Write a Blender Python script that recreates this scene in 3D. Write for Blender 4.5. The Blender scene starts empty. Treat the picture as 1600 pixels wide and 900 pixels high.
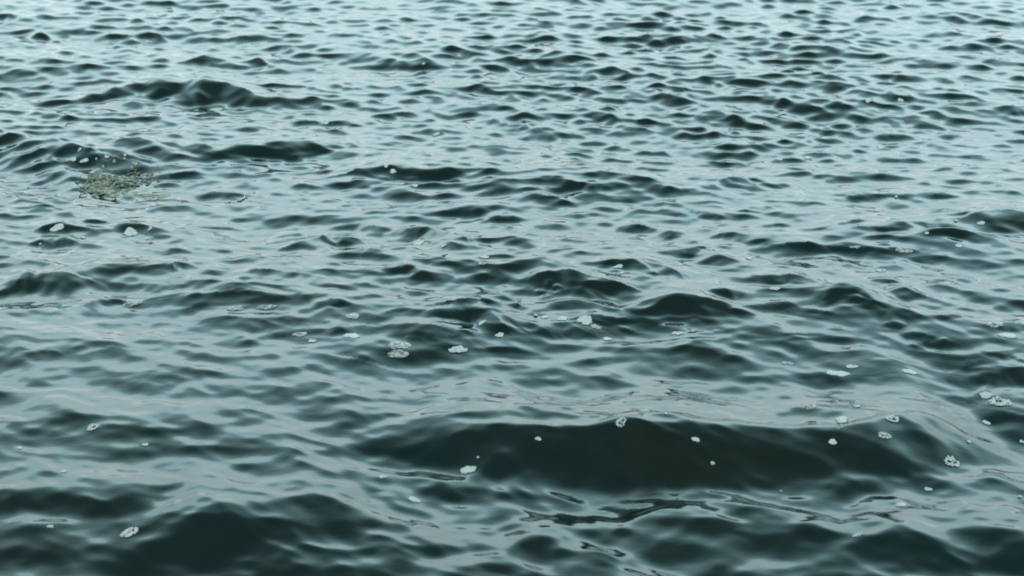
import bpy, math, random
import numpy as np
from mathutils import Vector, Matrix, Quaternion
from mathutils.bvhtree import BVHTree

random.seed(7)
R = math.radians
scene = bpy.context.scene
C = scene.collection

# ------------------------------------------------------------------ camera
CAM_H = 2.0
PITCH = R(20.5)
HFOV = R(30.0)
cam_d = bpy.data.cameras.new('camera')
cam_d.sensor_width = 36
cam_d.lens = 18 / math.tan(HFOV / 2)
cam_d.clip_start = 0.05
cam_d.clip_end = 20000
cam_d.dof.use_dof = True
cam_d.dof.focus_distance = 5.6
cam_d.dof.aperture_fstop = 5.6
cam = bpy.data.objects.new('camera', cam_d)
C.objects.link(cam)
cam.location = (0, 0, CAM_H)
cam.rotation_euler = (R(90) - PITCH, 0, 0)
scene.camera = cam

# ------------------------------------------------------------------ world: thin bright overcast
SUN_EL, SUN_AZ = 48.0, 160.0       # azimuth from +Y, towards +X positive
world = bpy.data.worlds.new('World')
scene.world = world
world.use_nodes = True
wn, wl = world.node_tree.nodes, world.node_tree.links
wn.clear()
out = wn.new('ShaderNodeOutputWorld')
bg = wn.new('ShaderNodeBackground')
bg.inputs['Strength'].default_value = 0.1
sky = wn.new('ShaderNodeTexSky')
sky.sky_type = 'NISHITA'
sky.sun_disc = False
sky.sun_elevation = R(SUN_EL)
sky.sun_rotation = R(SUN_AZ)
tc = wn.new('ShaderNodeTexCoord')
sep = wn.new('ShaderNodeSeparateXYZ')
wl.new(tc.outputs['Generated'], sep.inputs[0])
ramp = wn.new('ShaderNodeValToRGB')          # cloud deck: pale low down, deeper grey overhead
els = ramp.color_ramp.elements
def sc(c, k): return (c[0] * k, c[1] * k, c[2] * k, 1)
els[0].position = 0.0; els[0].color = sc((0.76, 0.90, 0.93), 0.54)
els[1].position = 1.0; els[1].color = sc((0.44, 0.78, 0.78), 0.05)
for p, c, k in ((0.10, (0.74, 0.91, 0.94), 0.59), (0.22, (0.70, 0.92, 0.96), 0.66), (0.30, (0.66, 0.92, 0.96), 0.90), (0.39, (0.63, 0.92, 0.96), 1.08),
                (0.48, (0.57, 0.90, 0.96), 0.86), (0.58, (0.51, 0.88, 0.94), 0.64), (0.70, (0.48, 0.85, 0.91), 0.42), (0.85, (0.46, 0.80, 0.83), 0.15)):
    e = els.new(p); e.color = sc(c, k)
wl.new(sep.outputs['Z'], ramp.inputs[0])
cn = wn.new('ShaderNodeTexNoise')
cn.inputs['Scale'].default_value = 2.2
cn.inputs['Detail'].default_value = 5
cm = wn.new('ShaderNodeMapping'); cm.inputs['Scale'].default_value = (1, 1, 3)
wl.new(tc.outputs['Generated'], cm.inputs[0]); wl.new(cm.outputs[0], cn.inputs['Vector'])
cr = wn.new('ShaderNodeMapRange')
cr.inputs['From Min'].default_value = 0.3; cr.inputs['From Max'].default_value = 0.7
cr.inputs['To Min'].default_value = 17; cr.inputs['To Max'].default_value = 23.0
wl.new(cn.outputs['Fac'], cr.inputs['Value'])
mul = wn.new('ShaderNodeVectorMath'); mul.operation = 'SCALE'
wl.new(ramp.outputs['Color'], mul.inputs[0]); wl.new(cr.outputs[0], mul.inputs['Scale'])
mx = wn.new('ShaderNodeMix'); mx.data_type = 'RGBA'; mx.inputs['Factor'].default_value = 0.88
wl.new(sky.outputs[0], mx.inputs['A']); cn2 = wn.new('ShaderNodeTexNoise'); cn2.inputs['Scale'].default_value = 1.7; cn2.inputs['Detail'].default_value = 4
wl.new(cm.outputs[0], cn2.inputs['Vector'])
tint = wn.new('ShaderNodeValToRGB')
tint.color_ramp.elements[0].position = .38; tint.color_ramp.elements[0].color = (0.90, 1.0, 1.03, 1)
tint.color_ramp.elements[1].position = .62; tint.color_ramp.elements[1].color = (1.02, 1.0, 0.99, 1)
wl.new(cn2.outputs['Fac'], tint.inputs[0])
tm = wn.new('ShaderNodeVectorMath'); tm.operation = 'MULTIPLY'
wl.new(mul.outputs[0], tm.inputs[0]); wl.new(tint.outputs[0], tm.inputs[1])
wl.new(tm.outputs[0], mx.inputs['B'])
wl.new(mx.outputs['Result'], bg.inputs['Color'])
wl.new(bg.outputs[0], out.inputs['Surface'])

sun_d = bpy.data.lights.new('sun', 'SUN')
sun_d.energy = 0.8
sun_d.angle = R(25)
sun_d.color = (1.0, 0.96, 0.9)
sun = bpy.data.objects.new('sun', sun_d)
C.objects.link(sun)
sd = Vector((math.sin(R(SUN_AZ)) * math.cos(R(SUN_EL)), math.cos(R(SUN_AZ)) * math.cos(R(SUN_EL)), math.sin(R(SUN_EL))))
sun.rotation_euler = sd.to_track_quat('Z', 'Y').to_euler()

vs = scene.view_settings
vs.view_transform = 'Standard'; vs.look = 'None'; vs.gamma = 1; vs.exposure = 1.08
try: scene.cycles.filter_width = 1.9
except Exception: pass

# ------------------------------------------------------------------ where a sight line meets the sea
FPX = 800 / math.tan(HFOV / 2)
def sight(px, py):
    a, b = (px - 800) / FPX, (450 - py) / FPX
    d = Vector((a, math.cos(PITCH) + b * math.sin(PITCH), -math.sin(PITCH) + b * math.cos(PITCH)))
    return d
def sea_at(px, py, z=0.0):
    d = sight(px, py)
    t = (z - CAM_H) / d.z
    return Vector((d.x * t, d.y * t, z))

# ------------------------------------------------------------------ the larger waves, one by one
# left end, top, right end of each crest, height of its near face, steepness
W = []
def waves(ox, oy, rows, k=0.35):
    for (xl, yl, xp, yp, xr, yr, h, m) in rows:
        W.append((ox + xl * k, oy + yl * k, ox + xp * k, oy + yp * k, ox + xr * k, oy + yr * k, h * k, m))
# sea, top left
waves(0, 0, [
 (100,185,195,140,255,180,40,.5),
 (430,165,520,150,620,170,25,.45), (600,160,670,148,760,165,25,.4), (690,265,735,252,800,268,22,.4),
 (840,280,920,245,1060,285,38,.5), (1105,280,1200,258,1400,278,34,.5), (-60,75,25,55,60,78,28,.5),
 (90,82,215,65,330,92,20,.4), (270,52,350,46,450,54,16,.35), (130,42,180,38,240,46,14,.3),
 (370,8,420,2,480,10,14,.4), (-120,612,20,602,140,618,24,.45), (210,640,270,640,640,745,60,.45),
 (480,650,620,620,820,700,70,.28), (730,595,810,582,890,606,24,.35), (1100,650,1290,626,1500,650,75,.42),
 (800,640,900,650,1150,700,40,.3), (935,572,1110,552,1310,604,40,.28), (1295,545,1350,535,1440,550,25,.5),
 (1440,555,1550,533,1640,550,28,.5), (330,515,470,488,600,525,35,.25), (100,525,160,500,230,525,28,.25),
 (530,470,590,455,650,472,22,.3), (150,440,290,425,380,438,18,.35), (1340,420,1400,415,1470,430,18,.4),
 (1000,180,1060,158,1160,182,26,.3), (940,100,970,88,1000,100,14,.5), (1270,160,1330,152,1400,165,12,.3),
 (1490,165,1540,152,1600,168,16,.45), (1160,122,1240,117,1300,125,10,.3), (640,50,700,42,760,52,12,.3),
 (1040,45,1110,35,1250,45,14,.35), (1210,210,1290,203,1330,225,20,.25), (350,300,400,288,470,305,20,.25),
 (150,265,210,250,290,268,30,.22), (480,285,540,272,620,288,24,.2), (500,240,540,225,600,242,24,.22),
 (200,785,320,770,460,785,30,.4), (620,790,780,770,930,780,22,.45), (900,865,960,850,1260,895,34,.5),
 (150,890,230,872,340,890,34,.35), (290,890,370,875,500,892,30,.25), (1390,775,1450,765,1500,772,22,.45),
 (1290,840,1350,822,1480,850,30,.3), (70,690,180,670,300,720,50,.15), (1530,650,1570,640,1610,660,30,.4),
 (30,330,110,318,190,332,14,.22), (860,210,900,204,960,214,14,.2), (1160,275,1240,300,1300,310,22,.2)])
# top middle
waves(520, 0, [
 (270,90,390,68,600,75,18,.4), (510,75,560,62,640,74,14,.4), (0,160,60,150,160,165,18,.4),
 (180,160,240,148,310,162,14,.35), (20,200,80,192,160,205,16,.3), (160,215,240,205,320,220,16,.28),
 (590,148,620,142,670,152,14,.35), (690,202,760,196,900,218,18,.35), (900,155,950,145,1060,165,26,.4),
 (1000,185,1100,178,1270,192,12,.3), (1150,182,1220,170,1300,180,12,.2), (1180,175,1390,152,1450,180,20,.24),
 (1300,105,1370,95,1460,108,14,.4), (1510,172,1560,158,1620,175,22,.4), (1520,115,1580,108,1640,118,18,.25),
 (160,290,240,262,300,280,30,.35), (260,285,390,256,520,285,38,.5), (480,292,560,288,640,295,16,.4),
 (600,290,680,290,760,310,16,.35), (70,330,140,322,230,335,16,.25), (0,380,70,365,120,382,20,.35),
 (320,450,400,438,500,452,20,.4), (330,415,420,405,520,420,22,.25), (560,395,620,378,680,395,24,.4),
 (600,350,650,335,700,350,30,.25), (950,332,985,325,1030,335,14,.4), (1010,268,1060,262,1110,275,14,.35),
 (1270,290,1440,260,1540,275,26,.35), (1440,260,1520,250,1620,262,26,.5), (1290,305,1380,300,1430,305,12,.3),
 (1230,435,1320,425,1420,440,20,.4), (1410,435,1480,425,1620,440,30,.4), (1510,412,1550,403,1600,412,14,.3),
 (1160,375,1220,370,1390,385,14,.4), (540,470,660,458,830,478,40,.38), (800,455,880,455,1000,462,14,.3),
 (650,540,720,530,800,555,34,.28), (780,560,850,550,900,575,28,.35), (870,585,930,580,1020,600,34,.3),
 (780,520,900,515,960,530,16,.3), (1060,545,1110,535,1180,545,14,.3), (1130,518,1200,512,1310,525,18,.4),
 (1140,575,1180,568,1330,595,26,.4), (1260,598,1340,590,1440,605,24,.28), (1500,500,1560,495,1640,505,16,.4),
 (-40,545,70,535,180,548,30,.5), (300,602,420,570,480,585,28,.35), (450,580,500,572,620,590,22,.38),
 (640,600,700,610,750,628,18,.25), (340,690,380,682,460,710,28,.35), (220,690,280,688,340,700,16,.2),
 (60,640,100,630,140,655,30,.35), (110,625,180,625,260,640,20,.3), (200,518,300,497,440,515,36,.2),
 (760,705,840,700,920,708,22,.45), (880,700,1010,688,1080,702,18,.4), (1090,745,1140,740,1300,755,20,.3),
 (1370,680,1430,655,1480,670,24,.35), (1400,640,1470,630,1560,640,16,.3), (1520,640,1580,633,1640,645,16,.35),
 (0,800,240,733,400,760,80,.48), (330,745,480,735,640,748,55,.42), (430,830,520,822,580,838,20,.3),
 (700,825,900,803,1100,832,40,.3), (1100,850,1150,840,1210,855,20,.3), (960,820,1010,812,1110,832,18,.28),
 (860,885,930,875,1000,890,20,.3), (640,870,690,862,740,878,22,.28), (1010,880,1080,872,1140,880,16,.3),
 (1190,890,1300,880,1420,890,22,.28), (1100,790,1180,780,1260,795,24,.18), (1380,740,1440,735,1500,745,12,.2),
 (0,465,100,458,210,475,20,.22), (820,860,880,845,960,860,20,.2), (560,320,640,310,700,325,20,.2),
 (380,215,450,205,560,215,20,.22), (430,30,480,18,520,35,24,.2), (1030,20,1060,12,1110,25,14,.25),
 (860,50,900,45,960,60,16,.2), (1110,240,1170,235,1240,248,14,.28), (1280,340,1290,335,1330,345,12,.2)])
# top right
waves(1040, 0, [
 (0,170,50,160,90,175,16,.4), (80,150,110,145,150,180,14,.35), (0,115,60,105,120,120,20,.25),
 (430,155,530,146,600,155,14,.35), (165,235,220,220,280,240,26,.4), (500,245,600,235,760,262,18,.45),
 (540,215,720,205,850,240,50,.28), (760,215,800,212,850,245,30,.4), (0,255,80,248,200,275,24,.4),
 (190,280,240,285,330,310,20,.35), (570,50,630,42,700,52,14,.4), (680,92,710,88,750,100,14,.35),
 (800,145,840,132,880,148,24,.35), (690,175,760,178,850,190,18,.35), (960,115,1000,108,1060,120,14,.3),
 (1170,155,1280,146,1350,155,16,.4), (1210,80,1270,65,1330,85,20,.35), (1340,75,1420,80,1610,92,14,.35),
 (1250,212,1390,190,1450,212,24,.4), (1000,295,1170,262,1350,290,34,.5), (1360,295,1450,262,1560,280,30,.28),
 (570,325,660,318,720,345,22,.4), (720,345,810,338,950,352,18,.5), (950,335,1050,335,1240,352,18,.38),
 (1200,350,1260,350,1340,375,16,.28), (1370,382,1430,380,1500,388,12,.35), (1520,345,1560,335,1600,345,18,.4),
 (930,240,970,232,1010,245,12,.35), (800,440,870,425,960,440,24,.5), (970,430,1060,400,1110,440,35,.3),
 (480,465,520,455,550,468,14,.4), (730,468,800,462,900,475,14,.4), (1200,425,1280,418,1380,435,20,.38),
 (1480,485,1540,470,1640,478,32,.5), (0,500,60,495,160,510,18,.4), (180,522,230,515,330,525,16,.45),
 (230,540,400,535,470,560,28,.35), (460,550,560,540,700,568,22,.38), (960,550,1010,535,1070,550,26,.4),
 (1090,545,1140,533,1260,555,32,.5), (850,525,900,520,960,545,20,.25), (1260,430,1330,420,1400,430,16,.2),
 (110,575,160,570,220,580,12,.35), (170,605,240,588,300,605,26,.3), (700,580,760,582,850,600,16,.3),
 (910,615,960,605,1000,618,20,.45), (980,605,1060,600,1200,620,20,.42), (1530,590,1580,580,1640,590,18,.4),
 (-20,640,60,635,160,650,20,.4), (250,655,370,642,520,665,24,.38), (160,680,260,675,360,690,18,.3),
 (590,690,640,668,880,738,36,.48), (430,715,500,700,620,715,38,.35), (900,705,990,695,1150,715,20,.3),
 (1260,690,1330,678,1420,695,22,.38), (1490,705,1560,698,1640,715,20,.4), (1440,745,1520,755,1620,770,28,.3),
 (1240,790,1360,790,1500,820,40,.26), (230,830,330,800,420,840,40,.3), (300,805,400,805,610,835,26,.42),
 (-20,855,20,845,60,860,20,.28), (1080,825,1140,818,1210,828,16,.38), (1170,882,1230,872,1360,890,20,.45),
 (960,875,1020,868,1110,880,16,.35), (750,870,820,862,900,890,24,.3), (80,855,130,845,200,865,16,.28),
 (1170,610,1260,605,1290,615,14,.3), (240,360,320,358,470,370,10,.35), (120,390,150,375,190,395,22,.3),
 (1090,450,1180,452,1220,462,10,.25), (830,78,890,70,960,82,14,.28), (1430,30,1480,5,1560,15,14,.2),
 (160,60,200,50,250,65,20,.18), (260,90,300,85,340,100,14,.2), (1330,160,1500,170,1600,180,20,.2)])
# middle left
waves(0, 290, [
 (150,52,250,40,330,60,34,.35), (290,90,390,70,490,98,36,.35), (430,32,520,25,610,38,20,.32),
 (900,32,950,22,1080,38,24,.5), (1040,40,1120,38,1260,75,30,.5), (1430,75,1480,65,1620,92,24,.28),
 (640,105,790,85,880,92,24,.25), (400,165,440,158,540,178,14,.42), (520,190,610,170,780,220,45,.5),
 (720,155,790,148,860,155,10,.35), (860,185,920,175,1110,195,14,.48), (760,215,880,200,1110,232,30,.28),
 (150,210,260,172,340,195,40,.3), (-60,280,0,270,130,300,40,.32), (130,270,170,250,230,275,30,.35),
 (220,262,280,245,340,262,26,.38), (1190,240,1330,208,1400,235,28,.42), (1230,300,1420,232,1530,240,60,.42),
 (1430,240,1560,232,1680,250,55,.5), (960,300,1030,290,1080,300,16,.3), (740,300,800,285,870,302,26,.22),
 (620,340,680,328,740,342,16,.28), (760,395,810,368,900,390,32,.38), (880,400,960,392,1050,402,20,.28),
 (1080,410,1140,378,1330,415,50,.34), (1340,415,1450,420,1640,460,40,.28), (-20,455,100,402,150,430,75,.3),
 (150,430,290,400,440,460,80,.34), (430,440,520,445,620,470,26,.25), (560,460,640,448,760,470,26,.35),
 (700,460,780,460,850,475,16,.3), (400,560,450,505,520,535,60,.18), (800,520,1000,488,1230,515,55,.3),
 (1000,490,1130,485,1220,515,26,.3), (-20,548,60,545,260,555,14,.32), (230,585,290,572,340,588,20,.28),
 (-30,610,70,575,210,598,45,.28), (250,625,320,600,400,625,36,.2), (380,640,540,610,680,650,40,.32),
 (640,640,740,620,860,650,45,.25), (850,635,1020,598,1280,650,50,.36), (1190,620,1250,610,1300,630,50,.2),
 (1410,545,1480,520,1560,545,30,.45), (1250,490,1320,485,1420,505,24,.3), (1250,670,1380,650,1480,665,16,.32),
 (1460,660,1540,640,1640,650,40,.28), (1430,625,1480,618,1520,628,14,.38), (40,750,100,740,180,760,20,.35),
 (100,770,230,752,300,775,30,.35), (320,742,370,732,410,748,16,.32), (370,770,500,738,580,755,30,.32),
 (640,705,700,698,780,720,24,.15), (820,745,880,730,970,740,24,.25), (670,815,760,790,870,820,34,.38),
 (900,830,950,820,1000,832,14,.3), (960,855,1050,838,1140,860,18,.42), (1360,755,1460,760,1640,830,45,.42),
 (520,850,640,838,740,850,22,.28), (60,890,200,865,340,860,26,.28), (840,840,980,850,1050,870,16,.25),
 (560,890,700,875,820,895,30,.2), (1090,890,1250,865,1380,890,40,.18), (100,580,150,560,210,590,10,.2),
 (630,575,665,568,700,578,10,.35), (1060,690,1080,684,1110,692,10,.3), (1100,555,1180,548,1260,562,10,.3),
 (220,385,240,375,270,388,12,.25), (320,330,360,318,400,330,16,.2), (590,315,640,300,700,315,16,.2)])
# centre
waves(520, 290, [
 (0,190,70,175,120,188,14,.3), (120,195,170,180,270,205,34,.28), (130,130,190,120,260,130,14,.38),
 (350,105,410,92,450,102,18,.38), (380,130,500,118,620,130,18,.42), (600,125,650,110,710,122,18,.42),
 (690,150,750,138,890,158,24,.52), (790,100,850,95,910,105,12,.25), (1000,140,1040,128,1200,158,20,.38),
 (1140,115,1220,105,1300,122,16,.45), (1310,125,1440,110,1570,130,26,.5), (640,45,680,38,730,52,16,.28),
 (880,65,950,45,1010,60,20,.3), (1040,50,1090,42,1140,55,14,.35), (1210,65,1290,52,1400,68,18,.3),
 (0,85,40,75,150,95,20,.28), (150,250,300,222,430,215,30,.42), (340,215,470,196,620,285,70,.46),
 (470,275,540,270,600,290,45,.25), (610,240,700,190,820,280,55,.18), (780,190,900,195,1130,225,24,.3),
 (1250,195,1330,178,1420,205,28,.45), (1100,200,1180,195,1270,205,14,.28), (1410,228,1520,215,1590,232,20,.35),
 (1270,285,1340,270,1400,285,24,.32), (1380,275,1450,270,1550,280,12,.3), (1480,325,1580,300,1700,318,32,.35),
 (960,245,1040,240,1110,250,12,.2), (110,340,260,285,320,300,60,.15), (240,400,320,370,400,395,40,.36),
 (350,425,420,400,560,420,32,.4), (90,405,160,398,240,415,16,.2), (560,430,640,405,760,425,34,.22),
 (0,455,200,450,420,495,40,.32), (860,440,950,405,1040,430,60,.3), (950,415,1080,402,1430,510,70,.36),
 (740,490,830,468,960,495,34,.28), (950,470,990,460,1040,490,24,.38), (1090,485,1180,490,1260,540,30,.25),
 (1230,355,1300,340,1450,420,60,.3), (1400,380,1500,390,1590,450,45,.3), (430,570,690,525,760,560,75,.55),
 (680,545,760,545,880,550,30,.5), (830,560,1080,512,1240,580,60,.34), (690,560,730,585,800,670,60,.45),
 (800,600,870,620,990,680,30,.4), (940,590,1160,590,1330,620,45,.28), (1270,640,1350,660,1470,680,30,.3),
 (1330,560,1530,500,1720,560,90,.42), (230,590,300,572,420,590,26,.38), (0,535,10,525,90,540,30,.42),
 (240,640,400,630,560,680,60,.4), (540,680,590,665,660,690,20,.3), (310,690,340,685,400,700,14,.45),
 (640,740,740,728,960,758,28,.38), (1060,640,1120,655,1250,700,40,.2), (-20,775,120,785,420,850,60,.42),
 (430,820,560,825,690,845,30,.28), (560,805,600,798,650,808,10,.4), (620,815,700,812,800,825,8,.3),
 (1080,810,1160,802,1220,815,20,.25), (880,860,920,850,960,860,16,.35), (1080,890,1260,852,1480,890,50,.35),
 (-20,660,120,635,240,660,50,.18), (-20,520,60,518,160,525,12,.2), (150,520,260,512,340,530,20,.15),
 (0,700,60,690,200,720,34,.2), (1420,640,1480,648,1600,665,16,.4), (500,345,600,340,700,355,20,.12),
 (1180,590,1260,595,1340,620,24,.35)])
# middle right
waves(1040, 290, [
 (-20,125,20,112,80,128,20,.45), (130,130,180,125,260,155,22,.38), (150,85,210,78,330,95,14,.4),
 (300,130,360,120,420,130,16,.42), (370,110,430,95,580,145,34,.38), (440,190,500,180,560,188,12,.42),
 (190,182,240,175,300,185,14,.32), (0,228,40,215,100,230,20,.35), (190,235,230,228,290,238,14,.35),
 (960,45,1010,38,1070,50,16,.42), (1170,50,1230,40,1340,62,18,.42), (770,45,820,32,900,62,20,.32),
 (650,90,690,85,740,105,14,.32), (700,40,730,35,770,48,12,.25), (640,215,830,168,910,180,28,.34),
 (840,205,960,185,1060,205,34,.35), (1050,190,1170,162,1220,215,42,.52), (1220,155,1300,142,1420,150,32,.46),
 (1360,150,1450,102,1640,110,60,.5), (1180,240,1280,225,1440,262,34,.42), (1440,200,1500,195,1600,215,26,.34),
 (340,262,400,252,520,265,22,.42), (400,290,600,262,720,285,45,.48), (690,285,780,280,960,300,22,.42),
 (940,285,990,275,1040,295,18,.5), (940,300,1080,292,1240,330,34,.32), (1100,325,1200,318,1380,345,28,.36),
 (20,325,150,290,210,310,34,.4), (180,315,230,315,340,370,50,.46), (210,290,280,280,350,300,34,.32),
 (330,325,370,315,410,330,18,.35), (670,345,750,340,900,385,34,.42), (860,350,950,345,1080,385,30,.3),
 (710,390,760,382,830,392,12,.3), (-30,400,0,398,100,445,30,.3), (390,425,450,415,560,430,36,.48),
 (500,430,570,418,720,465,40,.42), (155,495,270,480,330,495,45,.32), (330,580,480,525,600,560,40,.22),
 (560,560,660,560,800,600,26,.3), (350,565,400,560,450,570,12,.3), (230,580,330,580,440,600,20,.3),
 (730,500,850,475,1010,550,80,.34), (900,445,980,435,1060,455,30,.38), (1010,470,1080,480,1240,540,60,.34),
 (760,540,860,535,920,560,30,.24), (1130,455,1230,450,1290,470,24,.18), (1260,425,1310,420,1400,450,26,.35),
 (1380,455,1430,455,1490,470,14,.35), (1240,512,1275,505,1300,515,12,.35), (1210,610,1320,585,1400,600,24,.5),
 (1550,460,1590,450,1640,460,18,.38), (930,650,1010,618,1060,635,28,.46), (1440,650,1530,622,1640,640,38,.46),
 (680,660,760,650,850,665,24,.28), (380,680,440,670,520,685,16,.35), (500,690,620,672,750,690,30,.35),
 (700,700,800,690,950,715,26,.24), (1060,670,1120,665,1280,705,34,.34), (1180,695,1240,695,1300,715,34,.34),
 (1420,770,1500,745,1600,740,28,.35), (1270,800,1380,788,1480,800,22,.32), (1560,790,1590,780,1640,790,20,.45),
 (1520,815,1560,805,1620,815,16,.3), (620,780,740,762,960,770,16,.32), (860,800,960,790,1100,800,24,.2),
 (700,835,960,810,1150,840,60,.3), (480,840,540,830,620,842,14,.3), (460,880,520,868,650,880,18,.32),
 (70,855,170,830,290,850,34,.35), (430,770,500,765,570,775,12,.2), (1240,880,1290,870,1330,882,14,.3),
 (1360,860,1430,842,1540,870,34,.36), (1510,850,1560,845,1640,860,20,.3), (1050,740,1090,722,1160,742,24,.22),
 (1040,765,1100,760,1170,768,8,.3), (0,645,60,640,160,640,24,.3), (-20,680,160,665,310,660,50,.26),
 (100,810,130,800,180,812,12,.25), (200,530,250,520,330,545,30,.22), (1280,570,1340,560,1400,575,20,.22)])
# near left
waves(0, 585, [
 (230,68,310,52,390,66,22,.38), (350,95,450,82,560,95,20,.34), (520,65,640,45,790,85,40,.25),
 (760,95,820,85,920,110,34,.38), (920,50,1060,55,1300,80,36,.38), (900,12,1010,5,1120,15,18,.42),
 (50,40,150,22,260,20,24,.22), (0,165,160,130,220,145,30,.4), (130,150,260,145,400,200,90,.32),
 (400,110,560,115,720,150,40,.22), (560,200,860,170,1180,210,80,.32), (1180,205,1350,180,1440,190,24,.34),
 (1460,155,1530,140,1600,148,16,.38), (1380,250,1550,195,1660,215,50,.32), (-60,270,20,252,130,310,70,.38),
 (180,275,320,282,520,270,26,.28), (250,318,470,310,660,340,40,.26), (630,290,700,245,800,280,50,.2),
 (-50,330,60,325,180,335,16,.3), (-60,370,60,360,200,390,26,.3), (-40,400,60,395,190,412,12,.35),
 (50,490,130,455,200,450,30,.36), (1030,380,1280,350,1640,305,14,.4), (800,380,900,350,1090,335,16,.28),
 (870,455,1010,425,1120,435,50,.38), (640,490,850,460,1000,480,50,.26), (1200,420,1340,385,1460,420,60,.38),
 (1420,410,1520,420,1640,450,40,.2), (1000,510,1230,470,1380,510,60,.24), (470,435,520,425,600,440,26,.2),
 (-100,520,60,515,210,560,90,.34), (180,500,260,475,420,510,45,.26), (420,500,520,505,700,600,90,.36),
 (300,560,400,550,520,600,60,.32), (640,640,900,560,1120,560,60,.22), (1200,545,1380,510,1700,610,160,.36),
 (520,720,820,620,1250,700,250,.42), (320,890,470,820,600,800,70,.3), (1180,650,1320,610,1650,780,170,.34),
 (-100,640,100,650,320,660,45,.25), (-100,700,150,705,420,740,80,.22), (700,610,800,600,900,640,40,.2)])
# near middle: the long dark wave
waves(520, 585, [
 (160,175,300,143,420,160,16,.42), (-40,150,60,140,140,150,12,.38), (380,182,560,176,760,205,24,.5),
 (-60,215,60,200,130,220,40,.28), (150,200,200,178,250,200,26,.2), (-100,335,120,300,420,212,30,.35),
 (560,225,680,215,800,260,45,.34), (370,285,430,262,600,290,200,.34), (560,290,900,280,1140,225,190,.42),
 (980,212,1520,140,1760,180,330,.46), (1560,150,1900,195,2300,160,150,.40), (700,210,860,200,1080,210,30,.36),
 (0,310,140,300,300,300,16,.3), (250,370,320,350,380,330,20,.3), (-60,440,60,480,260,500,60,.26),
 (380,500,520,470,760,470,60,.2), (820,430,880,400,930,420,50,.26), (740,520,860,480,1050,540,80,.24),
 (-100,530,20,550,320,690,150,.40), (200,560,300,530,420,570,50,.26), (660,630,780,590,880,640,60,.28),
 (980,575,1040,565,1090,572,10,.4), (1180,610,1240,600,1290,590,12,.34), (960,615,990,610,1020,615,8,.35),
 (570,680,620,676,700,680,8,.3), (1130,520,1210,480,1280,520,60,.32), (-100,740,80,760,280,860,180,.36),
 (280,760,380,720,540,800,150,.26), (760,780,900,700,1060,790,110,.28), (1160,800,1400,690,1660,740,190,.42),
 (560,700,640,700,760,720,50,.18), (1060,710,1160,690,1300,690,50,.3), (1340,640,1440,630,1580,650,30,.25),
 (540,850,720,830,940,860,100,.25), (1080,100,1250,15,1500,55,40,.0), (1450,105,1500,90,1590,85,12,.38)])
# near right
waves(1040, 585, [
 (480,135,530,124,600,132,18,.4), (230,105,260,95,300,108,18,.22), (800,115,880,120,1000,130,20,.22),
 (470,42,560,30,620,40,20,.28), (860,95,1060,72,1180,88,22,.38), (1240,38,1300,25,1350,38,18,.34),
 (820,188,1140,145,1200,180,190,.46), (1170,150,1290,200,1460,310,150,.40), (1210,150,1270,120,1340,150,45,.42),
 (1370,95,1400,80,1430,110,24,.45), (1340,150,1500,165,1700,230,60,.30), (1460,275,1560,250,1680,290,60,.36),
 (150,320,260,345,620,470,170,.36), (640,330,720,290,900,340,80,.30), (880,350,1000,365,1240,420,70,.32),
 (1340,400,1480,450,1640,500,60,.28), (580,560,860,475,1000,500,90,.30), (960,480,1080,470,1200,520,40,.2),
 (-60,410,0,405,130,480,60,.34), (350,590,500,620,700,600,30,.2), (560,700,680,680,830,690,60,.26),
 (800,760,1120,640,1330,720,220,.45), (1300,680,1400,620,1700,720,220,.46), (640,830,740,790,900,850,130,.3),
 (-60,740,0,705,120,760,140,.38), (60,700,300,670,560,720,130,.28), (150,600,280,580,420,620,40,.22),
 (770,670,860,650,960,680,40,.26), (1000,570,1060,565,1120,590,20,.2), (280,870,420,850,620,870,90,.2),
 (1520,640,1600,630,1700,660,50,.36), (1180,590,1300,580,1450,620,30,.18)])

# ------------------------------------------------------------------ the sea surface
def lin(a, b, n): return np.linspace(a, b, n)
DTH = 0.00075
th = [0.0]; 
while th[-1] < R(19): th.append(th[-1] + DTH)
st = DTH
while th[-1] < math.pi: st *= 1.18; st = min(st, 0.12); th.append(th[-1] + st)
sfac = math.pi / th[-1]
th = np.array(th)
mask = th > R(19)
th[mask] = R(19) + (th[mask] - R(19)) * (math.pi - R(19)) / (th[-1] - R(19))
theta = np.concatenate([-th[::-1][:-1], th])
rr = [0.15]
while rr[-1] < 6000:
    r = rr[-1]
    if r < 2.9: g = 0.02
    elif r < 10.5: g = 0.0015
    elif r < 13: g = 0.0019
    else: g = min(0.12, 0.0019 * (r / 13) ** 2.2)
    rr.append(r * (1 + g))
rad = np.array(rr)
TH, RD = np.meshgrid(theta, rad)
X = (RD * np.sin(TH)).astype(np.float32); Y = (RD * np.cos(TH)).astype(np.float32)
dth = np.gradient(theta); drr = np.gradient(rad)
SP = np.maximum(RD * dth[None, :], drr[:, None]).astype(np.float32)
nr, nt = X.shape
print('grid', nr, nt)

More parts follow.
